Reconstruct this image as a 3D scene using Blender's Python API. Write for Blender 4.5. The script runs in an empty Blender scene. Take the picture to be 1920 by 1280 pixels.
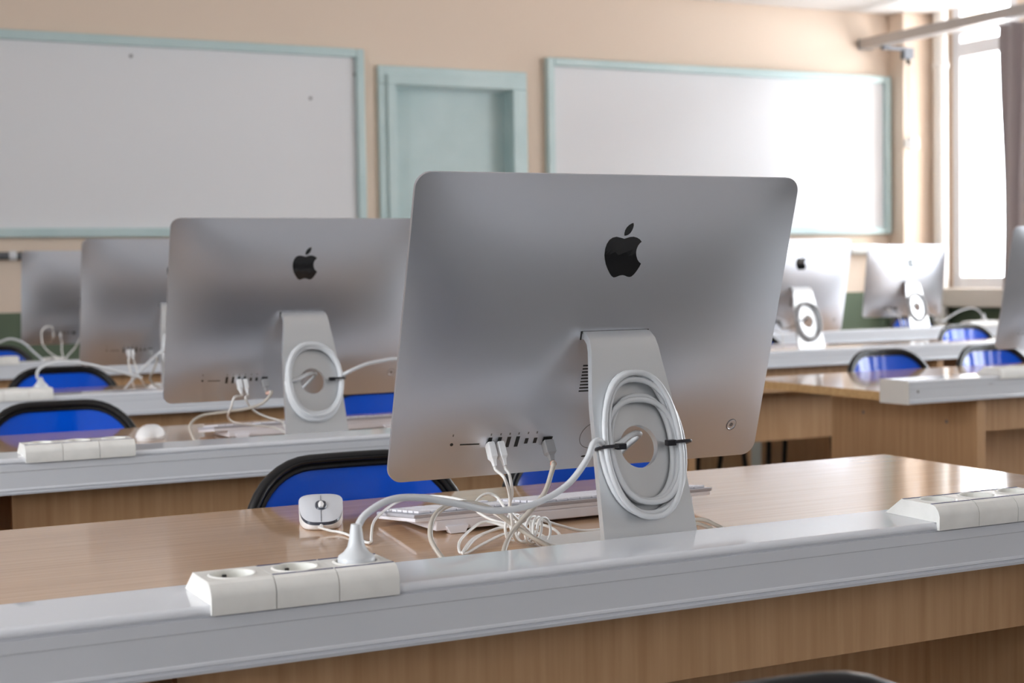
import bpy, bmesh, math, random
from mathutils import Vector, Matrix
random.seed(7)
sc = bpy.context.scene
COL = sc.collection

# ------------------------------------------------------------------ camera
F, YAW, PIT, ROL = 2836.195, .4649, .0451, -.0156
fw = Vector((math.sin(YAW) * math.cos(PIT), math.cos(YAW) * math.cos(PIT), -math.sin(PIT)))
rt = Vector((math.cos(YAW), -math.sin(YAW), 0)); up = rt.cross(fw)
r2 = math.cos(ROL) * rt + math.sin(ROL) * up
u2 = -math.sin(ROL) * rt + math.cos(ROL) * up
cam_data = bpy.data.cameras.new('camera')
cam = bpy.data.objects.new('camera', cam_data); COL.objects.link(cam)
cam.matrix_world = Matrix(((r2.x, u2.x, -fw.x, 0), (r2.y, u2.y, -fw.y, 0), (r2.z, u2.z, -fw.z, 1.08), (0, 0, 0, 1)))
cam_data.sensor_width = 36; cam_data.lens = F * 36 / 1920
cam_data.clip_start = .05; cam_data.clip_end = 200
cam_data.dof.use_dof = True; cam_data.dof.focus_distance = 1.86; cam_data.dof.aperture_fstop = 7.0
sc.camera = cam

# ------------------------------------------------------------------ sky and window light
wd = bpy.data.worlds.new('overcast_sky'); sc.world = wd; wd.use_nodes = True
bg = wd.node_tree.nodes['Background']
bg.inputs[0].default_value = (.88, .94, 1, 1); bg.inputs[1].default_value = 18.4
sc.view_settings.view_transform = 'Standard'; sc.view_settings.look = 'None'
sc.view_settings.exposure = 0.0; sc.view_settings.gamma = 1
sc.view_settings.use_curve_mapping = False
sc.cycles.use_denoising = True
sc.cycles.max_bounces = 10; sc.cycles.diffuse_bounces = 6; sc.cycles.glossy_bounces = 5
sc.cycles.caustics_reflective = False; sc.cycles.caustics_refractive = False
sc.cycles.sample_clamp_indirect = 6

XR, YB, XL, YR, ZC = 7.13, 7.9, -3.2, -4.0, 2.95     # room: right, back, left, rear planes, ceiling
WINS = [(7.10, 7.67), (4.40, 6.50), (2.75, 4.25), (1.2, 2.45), (.15, .75), (-1.0, -.4)]   # window spans along the right wall
WZ = (.94, 2.90)
LWINS = [(-2.2, -1.2), (.9, 2.7)]                       # windows on the left wall, out of view
for a, b in WINS:                                     # sky portals in the window openings (sampling only)
    ld = bpy.data.lights.new('sky_portal', 'AREA'); ld.shape = 'RECTANGLE'
    ld.size = WZ[1] - WZ[0]; ld.size_y = b - a; ld.cycles.is_portal = True
    lo = bpy.data.objects.new('sky_portal', ld); COL.objects.link(lo)
    lo.location = (XR + .30, (a + b) / 2, (WZ[0] + WZ[1]) / 2); lo.rotation_euler = (0, math.radians(90), 0)
for a, b in LWINS:
    ld = bpy.data.lights.new('sky_portal', 'AREA'); ld.shape = 'RECTANGLE'
    ld.size = WZ[1] - WZ[0]; ld.size_y = b - a; ld.cycles.is_portal = True
    lo = bpy.data.objects.new('sky_portal', ld); COL.objects.link(lo)
    lo.location = (XL - .20, (a + b) / 2, (WZ[0] + WZ[1]) / 2); lo.rotation_euler = (0, math.radians(-90), 0)

# ------------------------------------------------------------------ materials
MATS = {}
def mat(name, col, rough=.5, metal=0., spec=.5, coat=0., coat_rough=.05):
    m = bpy.data.materials.new(name); m.use_nodes = True
    b = m.node_tree.nodes['Principled BSDF']
    b.inputs['Base Color'].default_value = (*col, 1); b.inputs['Roughness'].default_value = rough
    b.inputs['Metallic'].default_value = metal; b.inputs['Specular IOR Level'].default_value = spec
    b.inputs['Coat Weight'].default_value = coat; b.inputs['Coat Roughness'].default_value = coat_rough
    MATS[name] = m
    return m
def noise_mix(m, c1, c2, scale, vec_scale=(1, 1, 1), detail=4, lo=.35, hi=.65, bump=0., rough=None):
    nt = m.node_tree; b = nt.nodes['Principled BSDF']
    tc = nt.nodes.new('ShaderNodeTexCoord'); mp = nt.nodes.new('ShaderNodeMapping')
    mp.inputs['Scale'].default_value = vec_scale
    n = nt.nodes.new('ShaderNodeTexNoise'); n.inputs['Scale'].default_value = scale; n.inputs['Detail'].default_value = detail
    r = nt.nodes.new('ShaderNodeValToRGB')
    r.color_ramp.elements[0].position = lo; r.color_ramp.elements[0].color = (*c1, 1)
    r.color_ramp.elements[1].position = hi; r.color_ramp.elements[1].color = (*c2, 1)
    nt.links.new(tc.outputs['Object'], mp.inputs['Vector']); nt.links.new(mp.outputs[0], n.inputs['Vector'])
    nt.links.new(n.outputs['Fac'], r.inputs['Fac']); nt.links.new(r.outputs[0], b.inputs['Base Color'])
    if bump:
        bp = nt.nodes.new('ShaderNodeBump'); bp.inputs['Strength'].default_value = bump; bp.inputs['Distance'].default_value = .001
        nt.links.new(n.outputs['Fac'], bp.inputs['Height']); nt.links.new(bp.outputs[0], b.inputs['Normal'])
    if rough:
        mr = nt.nodes.new('ShaderNodeMapRange'); mr.inputs[3].default_value = rough[0]; mr.inputs[4].default_value = rough[1]
        nt.links.new(n.outputs['Fac'], mr.inputs[0]); nt.links.new(mr.outputs[0], b.inputs['Roughness'])
    return m
alu = mat('satin_aluminium', (.69, .71, .765), .37, 1.0)
alu_stand = mat('stand_aluminium', (.76, .77, .78), .40, .85)
logo_black = mat('gloss_black', (.008, .008, .009), .06, 0, .5)
screen_black = mat('screen_glass', (.006, .006, .007), .05)
port_dark = mat('port_dark', (.015, .014, .013), .5)
port_grey = mat('port_grey', (.18, .17, .17), .5)
cable_white = mat('white_cable', (.64, .65, .665), .38)
cable_thin = mat('thin_white_cable', (.82, .80, .77), .4)
cable_beige = mat('beige_network_cable', (.50, .45, .39), .42)
plug_grey = mat('grey_plug', (.33, .33, .34), .45)
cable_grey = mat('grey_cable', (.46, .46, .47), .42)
plug_white = mat('white_plug', (.84, .84, .85), .4)
band_orange = mat('orange_band', (.75, .22, .08), .5)
tie_black = mat('black_cable_tie', (.012, .012, .016), .28)
trunk = mat('trunking_pvc', (.70, .71, .745), .07, 0, .5)
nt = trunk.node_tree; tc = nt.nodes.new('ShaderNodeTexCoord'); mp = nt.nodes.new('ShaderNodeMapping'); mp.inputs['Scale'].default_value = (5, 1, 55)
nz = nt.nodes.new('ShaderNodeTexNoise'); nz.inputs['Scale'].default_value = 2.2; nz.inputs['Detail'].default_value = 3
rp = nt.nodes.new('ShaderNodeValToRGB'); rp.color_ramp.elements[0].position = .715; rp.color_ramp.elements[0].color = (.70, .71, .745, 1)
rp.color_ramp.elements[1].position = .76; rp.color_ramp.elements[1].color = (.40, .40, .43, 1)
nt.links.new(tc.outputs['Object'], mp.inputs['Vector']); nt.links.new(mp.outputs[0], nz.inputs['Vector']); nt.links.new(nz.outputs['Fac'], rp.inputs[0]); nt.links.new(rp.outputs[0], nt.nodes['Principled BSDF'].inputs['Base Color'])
endcap = mat('end_cap_pvc_warm_lit', (.68, .65, .61), .4)  # trunking PVC; the warmer light on the ends is mixed into this colour
sock = noise_mix(mat('socket_plastic', (.82, .80, .75), .35), (.78, .76, .72), (.85, .83, .79), 30)
sock_in = mat('socket_cup', (.78, .77, .72), .4)
navy = mat('navy_stripe', (.03, .03, .12), .5)
wood_top = noise_mix(mat('beech_laminate_top', (.5, .33, .2), .17, 0, .55), (.48, .305, .185), (.56, .365, .23), 3.0, (1.4, 34, 34), 6, .3, .7, rough=(.07, .11))
wood_pan = noise_mix(mat('beech_laminate_panel', (.4, .25, .15), .38, 0, .4), (.47, .268, .132), (.58, .355, .192), 3.0, (26, 26, 1.2), 6, .3, .7)
wood_edge = noise_mix(mat('beech_edge_band', (.55, .34, .15), .45), (.50, .30, .13), (.60, .38, .18), 3, (2, 20, 20))
blue = mat('blue_seat_shell', (.0, .085, .66), .09, 0, .45)
black = mat('black_rim', (.008, .008, .009), .25)
leg_black = mat('black_steel', (.012, .012, .013), .4)
kb_white = mat('keyboard_white', (.84, .82, .86), .35)
kb_silver = mat('keyboard_plate', (.50, .50, .55), .4, .2)
ms_shell = mat('mouse_shell', (.66, .67, .71), .35)
ms_white = mat('mouse_white', (.86, .85, .85), .35)
ms_dark = mat('mouse_dark', (.05, .055, .075), .35)
teal = noise_mix(mat('pale_teal_paint', (.50, .62, .62), .35), (.47, .60, .60), (.53, .65, .65), 4)
board = mat('whiteboard_enamel', (.75, .75, .765), .5, 0, .2)
ceil_m = mat('ceiling_paint', (.84, .80, .77), .9)
floor_m = noise_mix(mat('grey_terrazzo_floor', (.16, .15, .14), .4), (.12, .11, .10), (.20, .185, .17), 90, detail=3)
wall_plain = mat('cream_wall_paint', (.70, .56, .42), .75)
frame_w = mat('window_frame_paint', (.72, .72, .74), .4)
sill_m = mat('sill_paint', (.80, .74, .68), .5)
pipe_m = mat('white_pipe_paint', (.86, .84, .80), .35)
rail_m = mat('rail_metal', (.42, .39, .37), .4, .5)
grey_metal = mat('grey_ledge_metal', (.16, .17, .19), .4, .6)
curt_m = mat('mauve_curtain', (.52, .47, .47), .9)
nt = curt_m.node_tree; tl = nt.nodes.new('ShaderNodeBsdfTranslucent'); tl.inputs[0].default_value = (.45, .40, .40, 1)
mxs = nt.nodes.new('ShaderNodeMixShader'); mxs.inputs[0].default_value = .3
nt.links.new(nt.nodes['Principled BSDF'].outputs[0], mxs.inputs[1]); nt.links.new(tl.outputs[0], mxs.inputs[2]); nt.links.new(mxs.outputs[0], nt.nodes['Material Output'].inputs[0])
rear_m = mat('pale_grey_rear_wall', (.70, .70, .71), .7)
paper = mat('paper', (.80, .80, .82), .6)
wall_m = mat('cream_wall_green_dado', (.74, .605, .49), .7)
nt = wall_m.node_tree; tc = nt.nodes.new('ShaderNodeTexCoord'); sx = nt.nodes.new('ShaderNodeSeparateXYZ')
gt = nt.nodes.new('ShaderNodeMath'); gt.operation = 'GREATER_THAN'; gt.inputs[1].default_value = .92
mx = nt.nodes.new('ShaderNodeMix'); mx.data_type = 'RGBA'
mx.inputs['A'].default_value = (.10, .135, .085, 1); mx.inputs['B'].default_value = (.74, .605, .49, 1)
nt.links.new(tc.outputs['Object'], sx.inputs[0]); nt.links.new(sx.outputs['Z'], gt.inputs[0])
nt.links.new(gt.outputs[0], mx.inputs['Factor']); nt.links.new(mx.outputs['Result'], nt.nodes['Principled BSDF'].inputs['Base Color'])
pane_m = bpy.data.materials.new('window_pane'); pane_m.use_nodes = True
nt = pane_m.node_tree; nt.nodes.remove(nt.nodes['Principled BSDF'])
tr = nt.nodes.new('ShaderNodeBsdfTransparent'); gl = nt.nodes.new('ShaderNodeBsdfGlossy'); gl.inputs['Roughness'].default_value = .02
ms = nt.nodes.new('ShaderNodeMixShader'); ms.inputs[0].default_value = .06
nt.links.new(tr.outputs[0], ms.inputs[1]); nt.links.new(gl.outputs[0], ms.inputs[2])
nt.links.new(ms.outputs[0], nt.nodes['Material Output'].inputs[0])

# ------------------------------------------------------------------ helpers
def tag(o, label=None, cat=None, group=None, kind=None):
    if label: o['label'] = label
    if cat: o['category'] = cat
    if group: o['group'] = group
    if kind: o['kind'] = kind
    return o
def empty(name, loc, rz=0., label=None, cat=None, group=None):
    o = bpy.data.objects.new(name, None); COL.objects.link(o); o.empty_display_size = .05
    o.location = loc; o.rotation_euler = (0, 0, rz)
    return tag(o, label, cat, group)
class MB:
    """collects geometry; build() links it as ONE mesh object"""
    def __init__(s): s.v = []; s.f = []
    def add(s, vs, fs):
        k = len(s.v); s.v += [tuple(v) for v in vs]; s.f += [tuple(i + k for i in f) for f in fs]; return s
    def box(s, x0, x1, y0, y1, z0, z1):
        return s.add([(x0, y0, z0), (x1, y0, z0), (x1, y1, z0), (x0, y1, z0), (x0, y0, z1), (x1, y0, z1), (x1, y1, z1), (x0, y1, z1)],
                     [(0, 3, 2, 1), (4, 5, 6, 7), (0, 1, 5, 4), (1, 2, 6, 5), (2, 3, 7, 6), (3, 0, 4, 7)])
    def prism_x(s, prof, x0, x1):                      # (y, z) outline extruded along x
        n = len(prof); vs = [(x0, y, z) for y, z in prof] + [(x1, y, z) for y, z in prof]
        fs = [(i, (i + 1) % n, n + (i + 1) % n, n + i) for i in range(n)] + [tuple(range(n))[::-1], tuple(range(n, 2 * n))]
        return s.add(vs, fs)
    def prism_z(s, prof, z0, z1):
        n = len(prof); vs = [(x, y, z0) for x, y in prof] + [(x, y, z1) for x, y in prof]
        fs = [(i, (i + 1) % n, n + (i + 1) % n, n + i) for i in range(n)] + [tuple(range(n))[::-1], tuple(range(n, 2 * n))]
        return s.add(vs, fs)
    def tube(s, pts, r, seg=8, closed=False, ell=None, cap=True):
        P = [Vector(p) for p in pts]; n = len(P); rs = r if isinstance(r, (list, tuple)) else [r] * n
        T = []
        for i in range(n):
            a = P[(i - 1) % n] if closed or i else P[i]; b = P[(i + 1) % n] if closed or i < n - 1 else P[i]
            d = b - a; T.append(d.normalized() if d.length > 1e-9 else Vector((0, 0, 1)))
        nrm = T[0].cross(Vector((0, 0, 1)))
        if nrm.length < .1: nrm = T[0].cross(Vector((0, 1, 0)))
        nrm.normalize(); vs = []
        for i in range(n):
            nrm = nrm - T[i] * nrm.dot(T[i]); nrm.normalize(); bi = T[i].cross(nrm)
            e = ell or (1, 1)
            for k in range(seg):
                a = 2 * math.pi * k / seg
                vs.append(P[i] + (nrm * math.cos(a) * e[0] + bi * math.sin(a) * e[1]) * rs[i])
        fs = []
        for i in range(n if closed else n - 1):
            j = (i + 1) % n
            for k in range(seg):
                l = (k + 1) % seg; fs.append((i * seg + k, i * seg + l, j * seg + l, j * seg + k))
        if not closed and cap: fs += [tuple(range(seg))[::-1], tuple((n - 1) * seg + k for k in range(seg))]
        return s.add(vs, fs)
    def lathe(s, prof, c=(0, 0, 0), axis=Vector((0, 0, 1)), seg=24):
        ax = Vector(axis).normalized(); u = ax.cross(Vector((0, 1, 0)))
        if u.length < .1: u = ax.cross(Vector((1, 0, 0)))
        u.normalize(); w = ax.cross(u); c = Vector(c); vs = []; n = len(prof)
        for r, h in prof:
            for k in range(seg):
                a = 2 * math.pi * k / seg; vs.append(c + ax * h + (u * math.cos(a) + w * math.sin(a)) * r)
        fs = [(i * seg + k, i * seg + (k + 1) % seg, (i + 1) * seg + (k + 1) % seg, (i + 1) * seg + k) for i in range(n - 1) for k in range(seg)]
        fs += [tuple(range(seg))[::-1], tuple((n - 1) * seg + k for k in range(seg))]
        return s.add(vs, fs)
    def build(s, name, m, parent=None, smooth=False, bevel=0., label=None, angle=40):
        me = bpy.data.meshes.new(name); me.from_pydata(s.v, [], s.f); me.update()
        bm = bmesh.new(); bm.from_mesh(me); bmesh.ops.recalc_face_normals(bm, faces=bm.faces)
        if bevel:
            es = [e for e in bm.edges if len(e.link_faces) == 2 and e.calc_face_angle(0) > .5]
            rb = bmesh.ops.bevel(bm, geom=es, offset=bevel, segments=2, profile=.5, affect='EDGES', clamp_overlap=True)
            for f in rb['faces']: f.smooth = True
        if smooth:
            for f in bm.faces: f.smooth = True
        if smooth or bevel:
            for e in bm.edges:
                if len(e.link_faces) == 2 and e.calc_face_angle(0) > math.radians(angle): e.smooth = False
        bm.to_mesh(me); bm.free(); me.materials.append(m)
        o = bpy.data.objects.new(name, me); COL.objects.link(o)
        if parent: o.parent = parent
        if label: o['label'] = label
        return o
def box(name, m, x0, x1, y0, y1, z0, z1, parent=None, bevel=0.): return MB().box(x0, x1, y0, y1, z0, z1).build(name, m, parent, bevel=bevel)
def struct(o): return tag(o, kind='structure')
def catmull(p, n=6):
    p = [Vector(q) for q in p]; q = [p[0] * 2 - p[1]] + p + [p[-1] * 2 - p[-2]]; out = []
    for i in range(1, len(q) - 2):
        a, b, c, d = q[i - 1:i + 3]
        for k in range(n):
            t = k / n
            out.append(.5 * ((2 * b) + (c - a) * t + (2 * a - 5 * b + 4 * c - d) * t * t + (3 * b - a - 3 * c + d) * t ** 3))
    return out + [p[-1]]
def copy_tree(o, parent=None, link=True):
    c = o.copy(); COL.objects.link(c); c.parent = parent
    for ch in o.children: copy_tree(ch, c)
    return c

# ------------------------------------------------------------------ the room
struct(box('floor', floor_m, XL - .2, XR + .4, YR - .2, YB + .3, -.1, 0))
struct(box('ceiling', ceil_m, XL - .2, XR + .4, YR - .2, YB + .3, ZC, ZC + .15))
DX0, DX1, DZ = 3.24, 3.977, 2.14
struct(MB().box(XL - .2, DX0, YB, YB + .15, 0, ZC).box(DX1, XR + .4, YB, YB + .15, 0, ZC).box(DX0, DX1, YB, YB + .15, DZ, ZC).build('wall_back', wall_m))
wl = MB().box(XL - .2, XL, YR, YB, 0, WZ[0]).box(XL - .2, XL, YR, YB, WZ[1], ZC); prev = YR
for a, b in LWINS:
    wl.box(XL - .2, XL, prev, a, WZ[0], WZ[1]); prev = b
struct(wl.box(XL - .2, XL, prev, YB, WZ[0], WZ[1]).build('wall_left', wall_m))
struct(box('wall_rear', rear_m, XL - .2, XR + .4, YR - .2, YR, 0, ZC))
wr = MB(); ys = sorted(WINS)
wr.box(XR, XR + .3, YR, YB, 0, WZ[0]).box(XR, XR + .3, YR, YB, WZ[1], ZC)
prev = YR
for a, b in ys:
    wr.box(XR, XR + .3, prev, a, WZ[0], WZ[1]); prev = b
wr.box(XR, XR + .3, prev, YB, WZ[0], WZ[1])
struct(wr.build('wall_right', wall_m))
struct(box('trim_1', ceil_m, XL, XR - .118, 6.95, YB, 2.745, ZC, bevel=.01))                # dropped soffit along the back wall
struct(box('trim_2', wall_m, 6.785, XR, 7.754, YB, 0, 2.745, bevel=.006))                   # corner pier
for i, (a, b) in enumerate(sorted(WINS, reverse=True)):
    w = empty('window_%d' % (i + 1), (XR, (a + b) / 2, WZ[0])); struct(w)
    h = (b - a) / 2; z1 = WZ[1] - WZ[0]; X0, X1 = .10, .16
    if i == 0: X0, X1 = .0, .06
    t = .068
    box('window_frame', frame_w, X0, X1, -h, -h + t, 0, z1, w, .004); box('window_frame', frame_w, X0, X1, h - t, h, 0, z1, w, .004)
    box('window_frame', frame_w, X0, X1, -h + t, h - t, 0, t, w, .004); box('window_frame', frame_w, X0, X1, -h + t, h - t, z1 - t, z1, w, .004)
    box('transom', frame_w, X0, X1 + .01, -h + t, h - t, 1.506, 1.60, w, .004)
    mu = .03 if i else 0
    if i: box('mullion', frame_w, X0, X1, -.03, .03, t, 1.506, w, .004)
    box('transom_bar', frame_w, X0 - .01, X1, -h + t, h - t, 1.655, 1.70, w, .003)
    for (y0, y1) in ((-h + t, -mu), (mu, h - t)) if i else ((-h + t, h - t),): box('pane', pane_m, X0 + .03, X0 + .034, y0, y1, t, 1.506, w)
    box('pane', pane_m, X0 + .03, X0 + .034, -h + t, h - t, 1.70, z1 - t, w)
    box('window_sill', sill_m, -.11, .10, -h - .06, h + .03, -.125, -.003, w, .008)
for i, (a, b) in enumerate(LWINS):
    w = empty('window_%d' % (len(WINS) + 1 + i), (XL, (a + b) / 2, WZ[0])); struct(w); h = (b - a) / 2; z1 = WZ[1] - WZ[0]
    for y0, y1, z0, zz in ((-h, -h + .06, 0, z1), (h - .06, h, 0, z1), (-.03, .03, .06, z1 - .06), (-h + .06, h - .06, 0, .06), (-h + .06, h - .06, z1 - .06, z1)): box('window_frame', frame_w, -.12, -.06, y0, y1, z0, zz, w)
    for y0, y1 in ((-h + .06, -.03), (.03, h - .06)): box('pane', pane_m, -.092, -.088, y0, y1, .06, z1 - .06, w)
d = struct(empty('door_1', ((DX0 + DX1) / 2, YB, 0))); hw = (DX1 - DX0) / 2
for s in (-1, 1):
    a, b = sorted((s * (hw - .004), s * (hw + .095))); box('door_frame', teal, a, b, -.030, -.001, 0, DZ + .0, d, .006)
    a, b = sorted((s * (hw - .004), s * (hw + .048))); box('door_frame', teal, a, b, -.045, -.030, 0, DZ + .0, d, .004)
    a, b = sorted((s * (hw - .006), s * hw)); box('door_jamb', teal, a, b, -.001, .12, 0, DZ, d)
box('door_frame', teal, -hw - .095, hw + .095, -.030, -.001, DZ, DZ + .105, d, .006)
box('door_frame', teal, -hw - .048, hw + .048, -.045, -.030, DZ, DZ + .055, d, .004)
box('door_jamb', teal, -hw + .006, hw - .006, -.001, .12, DZ - .006, DZ, d)
box('door_leaf', teal, -hw + .007, hw - .007, .080, .12, .01, DZ - .008, d)
MB().lathe([(.012, 0), (.012, .03), (.024, .035), (.026, .05), (.018, .06)], (hw - .09, .08, 1.0), (0, -1, 0)).build('door_handle', grey_metal, d, True)
struct(box('baseboard_back', grey_metal, XL, DX0 - .1, YB - .015, YB - .0005, 0, .08))

# ------------------------------------------------------------------ things on the walls
def whiteboard(x0, x1, z0, z1, specks, label):
    w = empty('whiteboard', ((x0 + x1) / 2, YB, z0), 0, label, 'whiteboard', 'whiteboards on the back wall')
    h = (x1 - x0) / 2; zz = z1 - z0; t = .048
    def pr(p): return p
    box('board_panel', board, -h + t * .7, h - t * .7, -.022, -.004, t * .7, zz - t * .7, w)
    for s in (-1, 1):
        a, b = sorted((s * h, s * (h - t))); box('board_frame', teal, a, b, -.05, -.002, 0, zz, w, .008)
    box('board_frame', teal, -h + t, h - t, -.05, -.002, zz - t, zz, w, .008)
    box('board_frame', teal, -h + t, h - t, -.05, -.002, 0, t, w, .008)
    for x, z in specks: MB().lathe([(.009, 0), (.009, .004)], (x, -.022, z), (0, -1, 0), 10).build('screw_cap', port_grey, w)
whiteboard(-1.6, 3.057, 1.296, 2.325, [(.95 + .105, .93), (2.02, .75), (2.28, .89)], 'large whiteboard with pale teal frame left of the door')
whiteboard(4.198, 6.77, 1.30, 2.338, [], 'large whiteboard with pale teal frame between the door and the window')
led = empty('wall_ledge', (2.5, YB, 1.205), 0, 'long dark metal rail on the wall below the left whiteboard', 'wall rail')
MB().tube([(-4.2, -.045, 0), (.55, -.045, 0)], .019, 12).build('rail_tube', grey_metal, led, True)
for x in (-3, -1.335, .3): MB().lathe([(.024, -.018), (.026, 0), (.024, .018)], (x, -.045, 0), (1, 0, 0), 16).box(x - .012, x + .012, -.045, -.001, -.01, .01).build('rail_bracket', frame_w, led, True)
wb = empty('wall_fitting', (6.53, YB, 1.20), 0, 'white rounded wall fitting between the two right computers', 'wall fitting')
MB().lathe([(.012, -.13), (.030, -.12), (.036, -.09), (.036, .09), (.030, .12), (.012, .13)], (0, -.05, 0), (1, 0, 0)).build('fitting_body', pipe_m, wb, True)
box('fitting_base', pipe_m, -.09, .09, -.03, -.001, -.02, .02, wb)
pp = empty('wall_pipe', (7.045, 7.690, 0), 0, 'white vertical pipe in the corner beside the window', 'pipe')
MB().tube([(0, 0, 0.001), (0, 0, 2.94)], .048, 20).build('pipe_run', pipe_m, pp, True)
for z in (.6, 2.40): MB().lathe([(.050, -.02), (.056, -.012), (.056, .012), (.050, .02)], (0, 0, z)).build('pipe_collar', pipe_m, pp, True)
rl = empty('curtain_rail', (6.58, 7.88, 2.535), 0, 'long grey curtain rail under the soffit in front of the window', 'curtain rail')
box('rail_track', rail_m, -.055, .055, -9.2, 0, -.026, .036, rl, .004); box('rail_end_cap', grey_metal, -.058, .058, -.002, .008, -.029, .039, rl, .003)
for y in (-.16, -2.1, -4.2):
    MB().box(.0, .20, y - .014, y + .014, -.048, -.027).box(.17, .25, y - .02, y + .02, -.10, -.027).build('rail_bracket', grey_metal, rl, bevel=.003)
MB().tube([(.205, -.16, -.05), (.215, -.16, -.10), (.225, -.16, -.135)], .012, 8).build('cord_pulley', leg_black, rl, True)
cd = empty('blind_cord', (6.846, 7.735, 1.90), 0, 'thin grey cord hanging down the corner pier to a white box', 'cord')
MB().tube([(0, 0, 0.03), (.002, 0, .25), (0, 0, .49)], .004, 6).build('cord_line', rail_m, cd, True)
ob = empty('wall_box', (6.836, 7.754, 1.855), 0, 'small white wall box on the corner pier below the cord', 'wall box')
box('box_body', plug_white, -.028, .045, -.045, -.001, 0, .075, ob, .008); box('box_cover', pipe_m, -.05, -.028, -.03, -.001, .006, .066, ob, .006)
MB().lathe([(.008, 0), (.008, .003)], (.008, -.045, .037), (0, -1, 0), 10).build('box_screw', port_grey, ob)
# curtain: pleated cloth hanging from the rail
cu = empty('curtain', (6.58, 6.38, .915), 0, 'mauve grey curtain gathered at the edge of the window', 'curtain')
vs = []; fs = []; NY, NZ = 180, 12
for side in (0, 1):
    for j in range(NZ + 1):
        for i in range(NY + 1):
            u = i / NY; y = .285 - 1.30 * u; z = 1.57 * j / NZ
            amp = .045 * (1.0 - .25 * j / NZ)
            x = amp * math.sin(u * 2 * math.pi * 11.5 + .5 * math.sin(j * .4)) + .012 * math.sin(u * 71) + side * .003
            vs.append((x, y + .014 * math.sin(u * 57 + j * .12) + (.0 if j else 0), z))
L = (NY + 1) * (NZ + 1)
for j in range(NZ):
    for i in range(NY):
        a = j * (NY + 1) + i; fs.append((a, a + 1, a + NY + 2, a + NY + 1)); fs.append((L + a, L + a + NY + 1, L + a + NY + 2, L + a + 1))
MB().add(vs, fs).build('curtain_cloth', curt_m, cu, True, angle=180)
for k in range(14): MB().tube([(.0, .25 - k * .09, 1.565), (0, .25 - k * .09, 1.59)], .006, 6).build('curtain_hook', frame_w, cu)

# ------------------------------------------------------------------ desks
DT, ST = .74, .775            # wood top and trunking top
def socket_module(parent, x, yf, m_top=True, stripes=True, plug=False):
    """one power-socket module; x = left side, yf = trunking front, in desk coordinates"""
    p = .0622; cx = x + p / 2; cy = yf + .0335; R = .0205; zt = .796; g = MB()
    prof_f = [(yf - .004, .766), (yf - .0045, .7825), (yf - .002, .7890), (yf + .0030, .7940), (yf + .0085, zt)]; prof_r = [(yf + .0625, zt), (yf + .092, .7755)]
    # shell: front faces, ends, rear slope
    o = prof_f + prof_r + [(yf + .092, .7752), (yf + .001, .7752), (yf + .001, .766)]
    n = len(o); vs = [(x, y, z) for y, z in o] + [(x + p, y, z) for y, z in o]
    fs = [tuple(range(n))[::-1], tuple(range(n, 2 * n))]
    for i in range(n):
        if i == 4: continue                                  # top is made with a hole below
        fs.append((i, (i + 1) % n, n + (i + 1) % n, n + i))
    g.add(vs, fs)
    N = 32; rect = []; q = [(x, yf + .0085), (x + p, yf + .0085), (x + p, yf + .0625), (x, yf + .0625)]
    for k in range(4):
        a, b = q[k], q[(k + 1) % 4]
        for j in range(8): rect.append((a[0] + (b[0] - a[0]) * j / 8, a[1] + (b[1] - a[1]) * j / 8))
    circ = [(cx + math.cos(math.radians(-135 + i * 360 / N)), cy + math.sin(math.radians(-135 + i * 360 / N))) for i in range(N)]
    def ring(r, z): return [(cx + (c[0] - cx) * r, cy + (c[1] - cy) * r, z) for c in circ]
    vs = [(a, b, zt) for a, b in rect] + ring(R + .0035, zt) + ring(R + .0015, zt + .0012) + ring(R, zt + .0006)
    fs = []
    for l in range(3):
        for i in range(N): fs.append((l * N + i, l * N + (i + 1) % N, (l + 1) * N + (i + 1) % N, (l + 1) * N + i))
    g.add(vs, fs)
    s = g.build('power_socket', sock, parent, True, angle=25)
    vs = ring(R, zt + .0006) + ring(R - .001, zt - .0105); fs = [(i, (i + 1) % N, N + (i + 1) % N, N + i) for i in range(N)] + [tuple(range(N, 2 * N))]
    MB().add(vs, fs).build('socket_cup', sock_in, s, True)
    for sx in (-1, 1):
        MB().box(cx - .0045, cx - .001, cy + sx * (R - .0022) - .0016, cy + sx * (R - .0022) + .0016, zt - .0100, zt - .0035).build('earth_clip', port_dark, s)
        MB().lathe([(.0032, 0), (.0032, .0006)], (cx + sx * .0095, cy, zt - .0104), seg=10).build('pin_hole', port_dark, s)
    if stripes:
        for yy in (yf + .0105, yf + .0600): box('stripe', navy, x + .0005, x + p - .0005, yy - .0013, yy + .0013, zt - .0002, zt + .0005, s)
    return s
def socket_block(desk, x, yf, stripes=(0, 1, 1)):
    for k in range(3): socket_module(desk, x + k * .0631, yf, stripes=bool(stripes[k]))
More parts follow.
